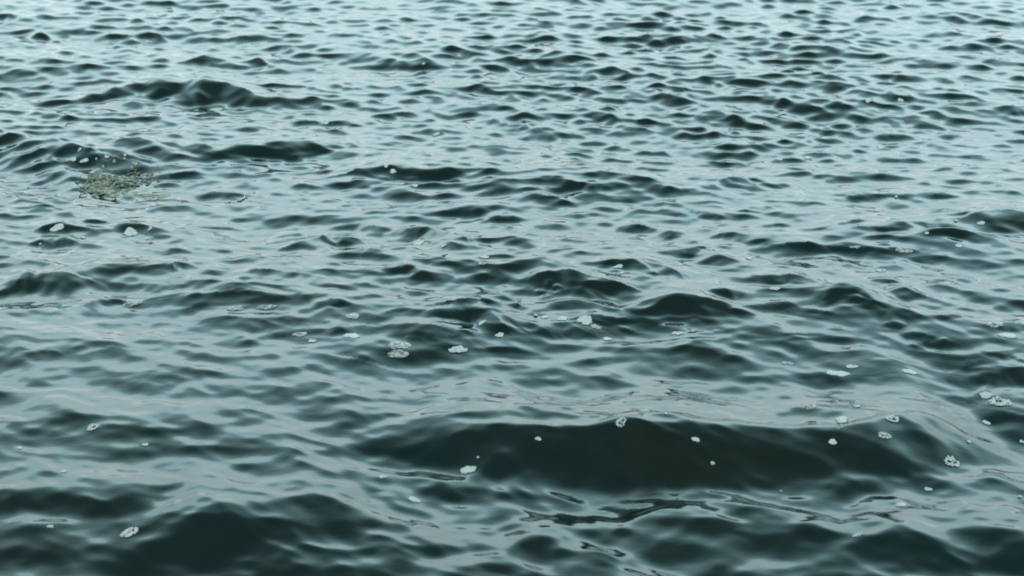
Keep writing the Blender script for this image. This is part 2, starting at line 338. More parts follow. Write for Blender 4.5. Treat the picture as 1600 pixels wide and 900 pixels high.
rng = np.random.default_rng(12)
def lownoise(scale, seed):
    g = np.random.default_rng(seed); s = np.zeros_like(X)
    for i in range(9):
        a = g.uniform(0, 2 * math.pi); k = 2 * math.pi / (scale * g.uniform(0.6, 1.7))
        s += np.sin(k * (math.cos(a) * X + math.sin(a) * Y * 0.8) + g.uniform(0, 6.28)).astype(np.float32)
    return s / 3.0
nearw = np.clip((RD - 1.0) / 4.5, 0.8, 1.0).astype(np.float32)
gust0 = np.clip(0.95 + 0.35 * lownoise(2.6, 3), 0.82, 1.16)
fr_ = np.clip((RD - 5.5) / 3.0, 0, 1); far_ = (1 + 0.0 * fr_).astype(np.float32)
gust = gust0 * nearw * far_; gmid = (gust0 * (1 - 0.15 * fr_)).astype(np.float32); gch = (gust0 * nearw * (1 - 0.22 * fr_)).astype(np.float32)
Z = np.zeros_like(X); DX = np.zeros_like(X); DY = np.zeros_like(X)

def comps(n, l0, l1, steep, spread, chop, mod=None, main=-1.70):
    global Z, DX, DY
    ls = np.exp(rng.uniform(math.log(l0), math.log(l1), n))
    for l in ls:
        a = main + rng.normal(0, spread)
        k = 2 * math.pi / l
        amp = steep / k * rng.uniform(0.5, 1.4)
        ph = rng.uniform(0, 6.28)
        w = np.clip((l / SP - 3.0) / 3.0, 0, 1)
        act = w.max(axis=1) > 0
        rows = np.where(act)[0]
        if len(rows) == 0: continue
        sl = slice(rows[0], rows[-1] + 1)
        cx, cy = math.cos(a), math.sin(a)
        p = (k * cx) * X[sl] + (k * cy) * Y[sl] + ph
        s, c = np.sin(p), np.cos(p)
        wa = w[sl] * amp
        if mod is not None: wa = wa * mod[sl]
        Z[sl] += wa * c
        DX[sl] -= wa * s * (cx * chop); DY[sl] -= wa * s * (cy * chop)
# long swell far out and everywhere, then wind chop, then ripples
comps(14, 1.1, 2.6, 0.012, 0.35, 0.8)
comps(30, 0.35, 1.1, 0.017, 0.38, 0.9, gmid)
comps(16, 0.30, 0.9, 0.015, 0.30, 0.9, gmid, -2.25)
comps(64, 0.10, 0.35, 0.0182, 0.42, 1.15, gch)
comps(28, 0.10, 0.35, 0.0165, 0.35, 1.15, gch, -2.3)
comps(14, 0.22, 0.60, 0.016, 0.25, 0.8, (gust0 * np.clip((7.5 - RD) / 2.5, 0.2, 1)).astype(np.float32), -2.55)
near = np.clip((RD - 4.2) / 3.0, 0.55, 1.0).astype(np.float32)
comps(60, 0.035, 0.12, 0.029, 0.45, 1.0, gust * near)
comps(30, 0.04, 0.14, 0.024, 0.35, 1.0, gust * near, -2.35)
comps(24, 0.04, 0.14, 0.020, 0.30, 1.0, gust * near, -1.1)

def smooth(u): return u * u * (3 - 2 * u)
# one low long swell runs under the long dark wave
lf = np.clip((0.1 - X) / 1.1, 0, 1); sw = Y - 5.05 + 0.50 * lf * lf * (3 - 2 * lf)
Z += (0.085 * np.exp(-(sw / np.where(sw < 0, 0.95, 1.15)) ** 2)).astype(np.float32)
Z0 = Z.copy()
def zat(x, y):
    i = int(np.clip(np.searchsorted(rad, math.hypot(x, y)), 2, nr - 3)); j = int(np.clip(np.searchsorted(theta, math.atan2(x, y)), 2, nt - 3))
    return float(Z0[i - 2:i + 3, j - 2:j + 3].mean() + DIP[i - 2:i + 3, j - 2:j + 3].mean())
def crest_at(px, py, A):
    z = A
    for _ in range(3):
        p = sea_at(px, py, z); z = 0.5 * z + 0.5 * (A + zat(p.x, p.y))
    return sea_at(px, py, z)
H = np.zeros_like(X); DIP = np.zeros_like(X)
def join(sl, new):
    # crests of like size merge, small ones ride on large ones
    old = H[sl]; w_ = (2 * old * new / np.maximum(old * old + new * new, 1e-8)) ** 2
    H[sl] = (old + new) * (1 - 0.4 * w_)
for (xl, yl, xp, yp, xr, yr, h, m) in W:
    if m <= 0 or (h > 44 and yp > 600): continue
    m = m * (0.84 if yp > 330 else 0.62)
    if xp < 700 and 480 < yp < 720: m *= 0.5
    hw = 0.5 * math.hypot(xr - xl, yr - yl)
    h = min(h, 0.75 * hw)
    dep = PITCH + math.atan((yp - 450) / FPX)
    dist = CAM_H / math.sin(dep)
    L = 1.15 * h * dist / FPX / (math.sin(dep) + m * math.cos(dep) * 0.8)
    A = m * L * 0.80
    P0, P1, P2 = crest_at(xl, yl, 0), crest_at(xp, yp, A * 0.9), crest_at(xr, yr, 0)
    e1 = Vector((P2.x - P0.x, P2.y - P0.y, 0)); S = e1.length
    if S < 1e-4: continue
    e1.normalize(); e2 = Vector((e1.y, -e1.x, 0))       # e2 towards the camera side
    s1 = (P1 - P0).dot(e1); c1 = (P1 - P0).dot(e2)
    s1 = min(max(s1, 0.28 * S), 0.72 * S)
    q = s1 / S
    # rows that can be touched
    ylo = min(P0.y, P1.y, P2.y) - 2.2 * L - 0.1; yhi = max(P0.y, P1.y, P2.y) + 3.5 * L + 0.1
    xlo = min(P0.x, P2.x) - 1.0 * L - .3 * S - 0.1; xhi = max(P0.x, P2.x) + 1.0 * L + .3 * S + 0.1
    r0, r1 = max(0.2, ylo), math.hypot(max(abs(xlo), abs(xhi)), yhi)
    i0, i1 = np.searchsorted(rad, [r0, r1])
    t0, t1 = math.atan2(xlo, max(ylo, .3) if xlo < 0 else yhi), math.atan2(xhi, max(ylo, .3) if xhi > 0 else yhi)
    j0, j1 = np.searchsorted(theta, [t0, t1])
    sl = (slice(i0, i1 + 1), slice(j0, j1 + 1))
    x = X[sl] - P0.x; y = Y[sl] - P0.y
    s = (x * e1.x + y * e1.y) / S
    v = x * e2.x + y * e2.y
    sc_ = np.clip(s, 0, 1)
    # crest line: through the three points, rounded
    c = np.where(sc_ < q, c1 * np.sin(sc_ / q * math.pi / 2), c1 * np.sin((1 - sc_) / (1 - q) * math.pi / 2))
    v = v - c
    ext = 0.30
    u = np.where(s < q, (q - s) / (q + ext), (s - q) / (1 - q + ext))
    u = np.clip(u, 0, 1)
    u = np.sqrt(u * u * .98 + .0196) - .14 + .14 * u; u = np.clip(u, 0, 1)
    al = .5 * (1 - u * u) ** 2 + .5 * (1 - u) ** 1.5
    wob = 1 + 0.12 * np.sin(s * 9 + xl) + 0.08 * np.sin(s * 21 + yl)
    # the near face falls over L, the far face over about 2 L
    cr_ = max(0.08 * L, (0.0060 if yp > 560 else 0.0018) * dist)
    vf = np.sqrt(v * v + cr_ * cr_) - cr_
    f = vf / (L * wob)
    face = np.where(f < 1.0, 1 - f * (1.45 - 0.45 * f), 0)
    dip = -0.16 * np.exp(-((vf / L - 1.05) / 0.45) ** 2)
    front = face + dip * np.clip(vf / L, 0, 1)
    b = vf / (2.4 * L)
    back = np.exp(-b * 2.2) * np.clip(1.25 - b, 0, 1) / 1.25
    prof = np.where(v > 0, front, back)
    g = (A * al * prof).astype(np.float32)
    join(sl, np.maximum(g, 0)); DIP[sl] += np.minimum(g, 0)

# the longest waves, each along a crest line of several points: (pixel x, pixel y, height of the near face)
def ridge(pts, m, back_len=3.0, dipk=.12):
    base = [crest_at(x, y, 0) for x, y, h in pts]
    dirv = (base[-1] - base[0]); dirv.z = 0; dirv.normalize()
    e1, e2 = dirv, Vector((dirv.y, -dirv.x, 0))
    ss, cs, As, Ls = [], [], [], []
    for (px, py, h) in pts:
        dep = PITCH + math.atan((py - 450) / FPX); dist = CAM_H / math.sin(dep)
        L = 0.95 * h * dist / FPX / (math.sin(dep) + m * math.cos(dep) * 0.8); A = m * L * .8
        P = crest_at(px, py, A); q = P - base[0]
        ss.append(q.dot(e1)); cs.append(q.dot(e2)); As.append(A); Ls.append(L)
    o = np.argsort(ss); ss, cs, As, Ls = [np.array(a_)[o] for a_ in (ss, cs, As, Ls)]
    g = np.linspace(ss[0] - .3, ss[-1] + .3, 400)
    def sm(v, e=None):
        y = np.interp(g, ss, v)
        if e is not None:
            y = np.where(g < ss[0], v[0] * np.clip(1 - (ss[0] - g) / e, 0, 1), y)
            y = np.where(g > ss[-1], v[-1] * np.clip(1 - (g - ss[-1]) / e, 0, 1), y)
        k = np.hanning(25); k /= k.sum()
        return np.convolve(np.pad(y, 12, mode='edge'), k, 'valid')
    C_, A_, L_ = sm(cs), sm(As, .25), np.maximum(sm(Ls), .05)
    ymin = min(p.y for p in base) - 1.5; ymax = max(p.y for p in base) + 3.0
    i0, i1 = np.searchsorted(rad, [max(.4, ymin), math.hypot(ymax, 3)])
    j0, j1 = np.searchsorted(theta, [-R(60), R(60)])
    sl = (slice(i0, i1), slice(j0, j1))
    x = X[sl] - base[0].x; y = Y[sl] - base[0].y
    s_ = x * e1.x + y * e1.y; v = x * e2.x + y * e2.y
    v = v - np.interp(s_, g, C_); A = np.interp(s_, g, A_, left=0, right=0); L = np.interp(s_, g, L_)
    cr_ = np.maximum(.12 * L, .028); vf = np.sqrt(v * v + cr_ * cr_) - cr_
    f = np.clip(vf / L, 0, 1)
    front = 1 - smooth(f) * .55 - f * .45 - dipk * np.exp(-((vf / L - 1.1) / .4) ** 2) * np.clip(vf / L, 0, 1)
    b = vf / (back_len * L); back = np.exp(-b * 1.8) * np.clip(1.2 - b, 0, 1) / 1.2
    gq = (A * np.where(v > 0, front, back)).astype(np.float32)
    join(sl, np.maximum(gq, 0)); DIP[sl] += np.minimum(gq, 0)

ridge([(30, 158, 4), (130, 150, 12), (190, 132, 18), (225, 127, 18), (252, 118, 32), (285, 124, 18), (318, 120, 36), (345, 128, 20), (370, 133, 24), (415, 152, 12)], .34, 1.8)
ridge([(1290, 372, 4), (1370, 352, 14), (1440, 346, 22), (1500, 342, 26), (1560, 328, 44), (1620, 330, 44), (1700, 350, 20)], .36, 2.0)
ridge([(270, 226, 3), (340, 231, 14), (400, 222, 26), (460, 220, 28), (520, 222, 14), (560, 228, 4)], .33, 1.6)
ridge([(60, 222, 4), (100, 226, 20), (150, 238, 22), (220, 256, 14), (260, 264, 4)], .33, 1.6)
ridge([(495, 273, 3), (560, 264, 15), (605, 257, 28), (650, 258, 24), (690, 261, 20), (730, 269, 4)], .38, 1.6)
ridge([(650, 500, 6), (700, 484, 22), (745, 475, 32), (775, 484, 38), (810, 500, 22), (850, 512, 5)], .32, 1.8)
ridge([(450, 708, 2), (540, 694, 10), (610, 680, 20), (660, 664, 50), (720, 655, 72), (800, 656, 85), (880, 658, 76), (940, 653, 85), (990, 646, 100),
       (1045, 636, 108), (1110, 645, 112), (1180, 655, 102), (1250, 661, 98), (1310, 663, 98), (1370, 648, 106), (1440, 634, 104), (1500, 666, 62), (1600, 718, 16)], .38)
ridge([(150, 885, 4), (220, 850, 22), (270, 816, 48), (320, 790, 68), (400, 779, 60), (483, 764, 85), (560, 791, 50), (632, 826, 18)], .27, 3.2)
ridge([(1310, 856, 12), (1380, 820, 65), (1432, 809, 80), (1480, 824, 66), (1530, 813, 72), (1610, 826, 75), (1680, 850, 30)], .30, 3.0)
ridge([(920, 868, 14), (1010, 828, 50), (1100, 843, 55), (1190, 862, 18)], .28, 3.0)
ridge([(-80, 775, 30), (60, 765, 34), (130, 762, 34), (200, 770, 34), (260, 795, 12)], .24, 2.0)
ridge([(520, 780, 12), (590, 800, 45), (680, 830, 50), (760, 850, 22)], .25, 2.0)
HD = H + DIP
kb = np.hanning(13)[1:-1]; kb /= kb.sum()                     # round off the creases where near waves cross
B = sum(w_ * np.roll(HD, k_ - 5, axis=0) for k_, w_ in enumerate(kb))
kc = np.hanning(19)[1:-1]; kc /= kc.sum()
B = sum(w_ * np.roll(B, k_ - 8, axis=1) for k_, w_ in enumerate(kc))
wb = np.clip((4.75 - RD) / 0.35, 0, 1) * np.clip((RD - 2.2) / .3, 0, 1)
HD = HD * (1 - wb) + B * wb
Z += HD.astype(np.float32)
fade = np.clip((6000 - RD) / 3000, 0, 1).astype(np.float32)
PX = X + DX; PY = Y + DY
co = np.stack([PX, PY, Z * fade], axis=-1).reshape(-1, 3).astype(np.float32)
# close the ring behind the viewer
ii, jj = np.meshgrid(np.arange(nr - 1), np.arange(nt - 1), indexing='ij')
a0 = (ii * nt + jj).ravel()
quads = np.stack([a0, a0 + 1, a0 + nt + 1, a0 + nt], axis=-1)[:, ::-1]
# inner cap
cidx = len(co)
co = np.vstack([co, [[0, 0, float(Z[0].mean())]]]).astype(np.float32)
mesh = bpy.data.meshes.new('sea')
nq = len(quads); ntcap = nt - 1
tri = np.stack([np.full(ntcap, cidx), np.arange(ntcap), np.arange(1, nt)], axis=-1)[:, ::-1]
loops = np.concatenate([quads.ravel(), tri.ravel()]).astype(np.int32)
starts = np.concatenate([np.arange(nq) * 4, nq * 4 + np.arange(ntcap) * 3]).astype(np.int32)
mesh.vertices.add(len(co)); mesh.vertices.foreach_set('co', co.ravel())
mesh.loops.add(len(loops)); mesh.loops.foreach_set('vertex_index', loops)
mesh.polygons.add(nq + ntcap); mesh.polygons.foreach_set('loop_start', starts)
mesh.polygons.foreach_set('use_smooth', np.ones(nq + ntcap, dtype=bool))
mesh.update(calc_edges=True)
sea = bpy.data.objects.new('sea', mesh)
C.objects.link(sea)
sea['kind'] = 'structure'
sea['label'] = 'dark green choppy sea water with small steep waves'

# ------------------------------------------------------------------ water material
def newmat(name):
    m = bpy.data.materials.new(name); m.use_nodes = True
    return m, m.node_tree.nodes, m.node_tree.links, m.node_tree.nodes['Principled BSDF']
wm, n, l, p = newmat('sea_water')
geo = n.new('ShaderNodeNewGeometry')
nz = n.new('ShaderNodeTexNoise'); nz.inputs['Scale'].default_value = 0.7; nz.inputs['Detail'].default_value = 3
l.new(geo.outputs['Position'], nz.inputs['Vector'])
rp = n.new('ShaderNodeValToRGB')
rp.color_ramp.elements[0].position = .35; rp.color_ramp.elements[0].color = (0.0030, 0.0085, 0.0085, 1)
rp.color_ramp.elements[1].position = .65; rp.color_ramp.elements[1].color = (0.0045, 0.0085, 0.0060, 1)
l.new(nz.outputs['Fac'], rp.inputs[0]); l.new(rp.outputs[0], p.inputs['Base Color'])
p.inputs['IOR'].default_value = 1.333
p.inputs['Roughness'].default_value = 0.05
def mapped(scale, rot):
    mp = n.new('ShaderNodeMapping'); mp.inputs['Scale'].default_value = scale; mp.inputs['Rotation'].default_value = (0, 0, rot)
    l.new(geo.outputs['Position'], mp.inputs[0]); return mp
mp1 = mapped((14, 26, 18), 0.18)
n1 = n.new('ShaderNodeTexNoise'); n1.inputs['Scale'].default_value = 1.0; n1.inputs['Detail'].default_value = 4; n1.inputs['Roughness'].default_value = .55
n1.inputs['Distortion'].default_value = .4
l.new(mp1.outputs[0], n1.inputs['Vector'])
bp = n.new('ShaderNodeBump'); bp.inputs['Strength'].default_value = 0.12; bp.inputs['Distance'].default_value = 0.008
l.new(n1.outputs['Fac'], bp.inputs['Height'])
l.new(bp.outputs[0], p.inputs['Normal'])
mesh.materials.append(wm)
#FOAM
# ------------------------------------------------------------------ what floats on the sea
bvh_mask = (rad > 2.6) & (rad < 24)
fi = np.where(bvh_mask)[0]; fj = np.where(np.abs(theta) < R(24))[0]
gi = np.ix_(fi, fj)
vx = np.stack([PX[gi], PY[gi], Z[gi]], -1).reshape(-1, 3)
mi, mj = len(fi), len(fj)
ii, jj = np.meshgrid(np.arange(mi - 1), np.arange(mj - 1), indexing='ij')
a0 = (ii * mj + jj).ravel()
tri2 = np.stack([a0, a0 + mj, a0 + mj + 1, a0 + 1], -1)
bvh = BVHTree.FromPolygons(vx.tolist(), tri2.tolist(), all_triangles=False)
def on_sea(px, py):
    d = sight(px, py).normalized()
    loc, nor, _, dist = bvh.ray_cast(Vector((0, 0, CAM_H)), d)
    if nor.z < 0: nor = -nor
    return loc, nor, dist, d
def drop_to_sea(x, y):
    loc, nor, _, _ = bvh.ray_cast(Vector((x, y, 5)), Vector((0, 0, -1)))
    return (loc.z if loc else 0.0)

def foam_material(name, col, rough=.45, var=.12):
    m, n, l, p = newmat(name)
    t = n.new('ShaderNodeTexNoise'); t.inputs['Scale'].default_value = 160; t.inputs['Detail'].default_value = 3
    g = n.new('ShaderNodeNewGeometry'); l.new(g.outputs['Position'], t.inputs['Vector'])
    r = n.new('ShaderNodeValToRGB')
    r.color_ramp.elements[0].position = .3; r.color_ramp.elements[1].position = .65
    r.color_ramp.elements[0].color = (col[0] - var, col[1] - var, col[2] - var, 1)
    r.color_ramp.elements[1].color = (*col, 1)
    l.new(t.outputs['Fac'], r.inputs[0]); l.new(r.outputs[0], p.inputs['Base Color'])
    p.inputs['Roughness'].default_value = rough
    return m
FOAM = foam_material('foam', (0.33, 0.32, 0.31))
FILM = foam_material('thin_foam', (0.30, 0.295, 0.285), .25, .10)
pf = FILM.node_tree.nodes['Principled BSDF']
tf = FILM.node_tree.nodes.new('ShaderNodeTexNoise'); tf.inputs['Scale'].default_value = 90; tf.inputs['Detail'].default_value = 4
gf = FILM.node_tree.nodes.new('ShaderNodeNewGeometry'); FILM.node_tree.links.new(gf.outputs['Position'], tf.inputs['Vector'])
rf = FILM.node_tree.nodes.new('ShaderNodeMapRange'); rf.inputs['From Min'].default_value = .38; rf.inputs['From Max'].default_value = .6
rf.inputs['To Min'].default_value = .15; rf.inputs['To Max'].default_value = .85
FILM.node_tree.links.new(tf.outputs['Fac'], rf.inputs['Value']); FILM.node_tree.links.new(rf.outputs[0], pf.inputs['Alpha'])
FROTH = foam_material('yellowish_froth', (0.22, 0.215, 0.165), .4, .12)
OLIVE = foam_material('olive_froth', (0.055, 0.06, 0.035), .35, .02)

PHI = (1 + 5 ** .5) / 2
ICO_V = [Vector(v).normalized() for v in [(-1, PHI, 0), (1, PHI, 0), (-1, -PHI, 0), (1, -PHI, 0), (0, -1, PHI), (0, 1, PHI),
         (0, -1, -PHI), (0, 1, -PHI), (PHI, 0, -1), (PHI, 0, 1), (-PHI, 0, -1), (-PHI, 0, 1)]]
ICO_F = [(0, 11, 5), (0, 5, 1), (0, 1, 7), (0, 7, 10), (0, 10, 11), (1, 5, 9), (5, 11, 4), (11, 10, 2), (10, 7, 6), (7, 1, 8),
         (3, 9, 4), (3, 4, 2), (3, 2, 6), (3, 6, 8), (3, 8, 9), (4, 9, 5), (2, 4, 11), (6, 2, 10), (8, 6, 7), (9, 8, 1)]
def sub(V, F):
    V = list(V); cache = {}; G = []
    def mid(a, b):
        k = (min(a, b), max(a, b))
        if k not in cache: V.append(((V[a] + V[b]) / 2).normalized()); cache[k] = len(V) - 1
        return cache[k]
    for a, b, c in F:
        x, y, z = mid(a, b), mid(b, c), mid(c, a)
        G += [(a, x, z), (b, y, x), (c, z, y), (x, y, z)]
    return V, G
ICO2 = sub(ICO_V, ICO_F)
class Lump:
    def __init__(s): s.v = []; s.f = []
    def blob(s, c, r, sx=1, sy=1, sz=1, jag=.1, fine=True, rot=0):
        V, F = ICO2 if fine else (ICO_V, ICO_F)
        o = len(s.v); cr, sr = math.cos(rot), math.sin(rot)
        for p in V:
            k = r * (1 + random.uniform(-jag, jag))
            x, y, z = p.x * k * sx, p.y * k * sy, p.z * k * sz
            s.v.append((c[0] + x * cr - y * sr, c[1] + x * sr + y * cr, c[2] + z))
        s.f += [(a + o, b + o, d + o) for a, b, d in F]
    def sheet(s, outline, holes, seed, th=.0012, n=40, rings=6):
        # a thin lumpy skin of foam with its own thickness
        o = len(s.v); rnd = random.Random(seed)
        for lay in (0, 1):
            for k in range(1, rings + 1):
                for i in range(n):
                    a = 2 * math.pi * i / n; q = outline(a) * k / rings
                    z = (th * (1 - (k / rings) ** 4) + rnd.uniform(-.2, .2) * th * (k < rings)) if lay == 0 else -th
                    s.v.append((q * math.cos(a), q * math.sin(a), z))
        for lay in (0, 1):
            base = o + lay * rings * n
            for k in range(rings - 1):
                for i in range(n):
                    j = (i + 1) % n
                    cx = sum(s.v[base + k * n + i][q_] for q_ in (0,)) ; cy = s.v[base + k * n + i][1]
                    if any((cx - hx) ** 2 + (cy - hy) ** 2 < hr * hr for hx, hy, hr in holes): continue
                    q4 = (base + k * n + i, base + (k + 1) * n + i, base + (k + 1) * n + j, base + k * n + j)
                    s.f.append(q4 if lay == 0 else q4[::-1])
            c0 = [base + i for i in range(n)]
            if not any(hx * hx + hy * hy < hr * hr for hx, hy, hr in holes):
                s.f.append(tuple(c0) if lay == 0 else tuple(c0[::-1]))
        for i in range(n):
            j = (i + 1) % n
            a, b = o + (rings - 1) * n + i, o + (rings - 1) * n + j
            s.f.append((a, a + rings * n, b + rings * n, b))
    def build(s, name, mat, parent=None):
        me = bpy.data.meshes.new(name); me.from_pydata(s.v, [], s.f); me.materials.append(mat)
        me.polygons.foreach_set('use_smooth', [True] * len(me.polygons)); me.update()
        o = bpy.data.objects.new(name, me); C.objects.link(o)
        if parent: o.parent = parent
        return o

def foam(px, py, w, h, kind, label, group, tilt=0, mat=None):
    """kind: cluster (bubbly raft), ring (raft round a dark hole), film (thin flat patch), dot, curl (crescent)"""
    hit = on_sea(px, py)
    if hit[0] is None: print('miss', px, py); return
    loc, nor, dist, d = hit
    fs = max(0.12, abs(nor.dot(d)))
    W_ = w * dist / FPX
    D_ = min(h * dist / FPX / fs, W_ * 1.7)
    rnd = random.Random(int(px * 31 + py))
    ph = [rnd.uniform(0, 6.28) for _ in range(4)]
    def shape(a):
        rx, ry = W_ / 2, D_ / 2
        e = rx * ry / math.sqrt((ry * math.cos(a)) ** 2 + (rx * math.sin(a)) ** 2)
        return e * (0.90 + .10 * math.sin(2 * a + ph[0]) + .09 * math.sin(3 * a + ph[1]) + .06 * math.sin(5 * a + ph[2]) + .04 * math.sin(9 * a + ph[3]))
    holes = []
    if kind == 'ring': holes = [(rnd.uniform(-.08, .12) * W_, rnd.uniform(-.12, .02) * D_, .17 * min(W_, D_ * 1.2))]
    if kind == 'twohole': holes = [(-.12 * W_, -.06 * D_, .15 * min(W_, D_)), (.17 * W_, .02 * D_, .13 * min(W_, D_)), (.02 * W_, -.26 * D_, .08 * min(W_, D_))]
    L_ = Lump()
    m = mat or FOAM
    if kind == 'curl':
        for i in range(60):
            t = rnd.random(); a = -2.5 + 3.0 * t
            q = .42 + rnd.uniform(-.09, .09) * (1 - abs(t - .5))
            L_.blob((W_ * q * math.cos(a) , D_ * q * math.sin(a), 0.001), W_ * rnd.uniform(.02, .05), 1, 1, .5, .12, False)
    elif kind == 'film':
        L_.sheet(shape, [], int(px), th=.0011 * min(1, W_ / .05), n=44, rings=5)
        for i in range(26):
            a = rnd.uniform(0, 6.28); q = shape(a) * math.sqrt(rnd.random()) * .97
            L_.blob((q * math.cos(a), q * math.sin(a), .0006), W_ * rnd.uniform(.012, .035), 1, 1, .5, .1, False)
    elif kind == 'dot':
        for i in range(9):
            a = rnd.uniform(0, 6.28); q = shape(a) * math.sqrt(rnd.random()) * .7
            L_.blob((q * math.cos(a), q * math.sin(a), W_ * .04), W_ * rnd.uniform(.14, .26), 1, 1, .7, .1, False)
    else:
        if not holes: L_.sheet(shape, holes, int(px), th=.0012, n=40, rings=5)
        N = 190 if w > 18 else 90
        for i in range(N):
            a = rnd.uniform(0, 6.28); e = shape(a)
            q = e * (rnd.random() ** (.42 if holes else .5)) * .97
            x, y = q * math.cos(a), q * math.sin(a)
            if any((x - hx) ** 2 + (y - hy) ** 2 < (hr * rnd.uniform(.85, 1.05)) ** 2 for hx, hy, hr in holes): continue
            if rnd.random() < .12: r_ = W_ * rnd.uniform(.05, .075)
            else: r_ = W_ * rnd.uniform(.018, .045)
            r_ = min(r_, .006)
            L_.blob((x, y, r_ * .25), r_, 1, 1, .8, .06, r_ > .003)
    # lay it on the water surface, following its slope
    ang = R(tilt) - math.atan2(d.x, d.y)
    ca, sa = math.cos(ang), math.sin(ang)
    R_ = max(W_, D_) * .65 + .004; NG = 7
    hg = np.array([[drop_to_sea(loc.x + (a_ / (NG - 1) * 2 - 1) * R_, loc.y + (b_ / (NG - 1) * 2 - 1) * R_) for b_ in range(NG)] for a_ in range(NG)]) - loc.z
    va = np.array(L_.v); wx = va[:, 0] * ca - va[:, 1] * sa; wy = va[:, 0] * sa + va[:, 1] * ca
    fx = np.clip((wx / R_ + 1) / 2 * (NG - 1), 0, NG - 1.001); fy = np.clip((wy / R_ + 1) / 2 * (NG - 1), 0, NG - 1.001)
    ix, iy = fx.astype(int), fy.astype(int); tx, ty = fx - ix, fy - iy
    hz_ = (hg[ix, iy] * (1 - tx) * (1 - ty) + hg[ix + 1, iy] * tx * (1 - ty) + hg[ix, iy + 1] * (1 - tx) * ty + hg[ix + 1, iy + 1] * tx * ty)
    L_.v = list(zip(wx.tolist(), wy.tolist(), (va[:, 2] + hz_ + .0015).tolist()))
    o = L_.build('foam_patch', m)
    o.location = loc
    o['label'] = label; o['category'] = 'foam'; o['group'] = group
    return o

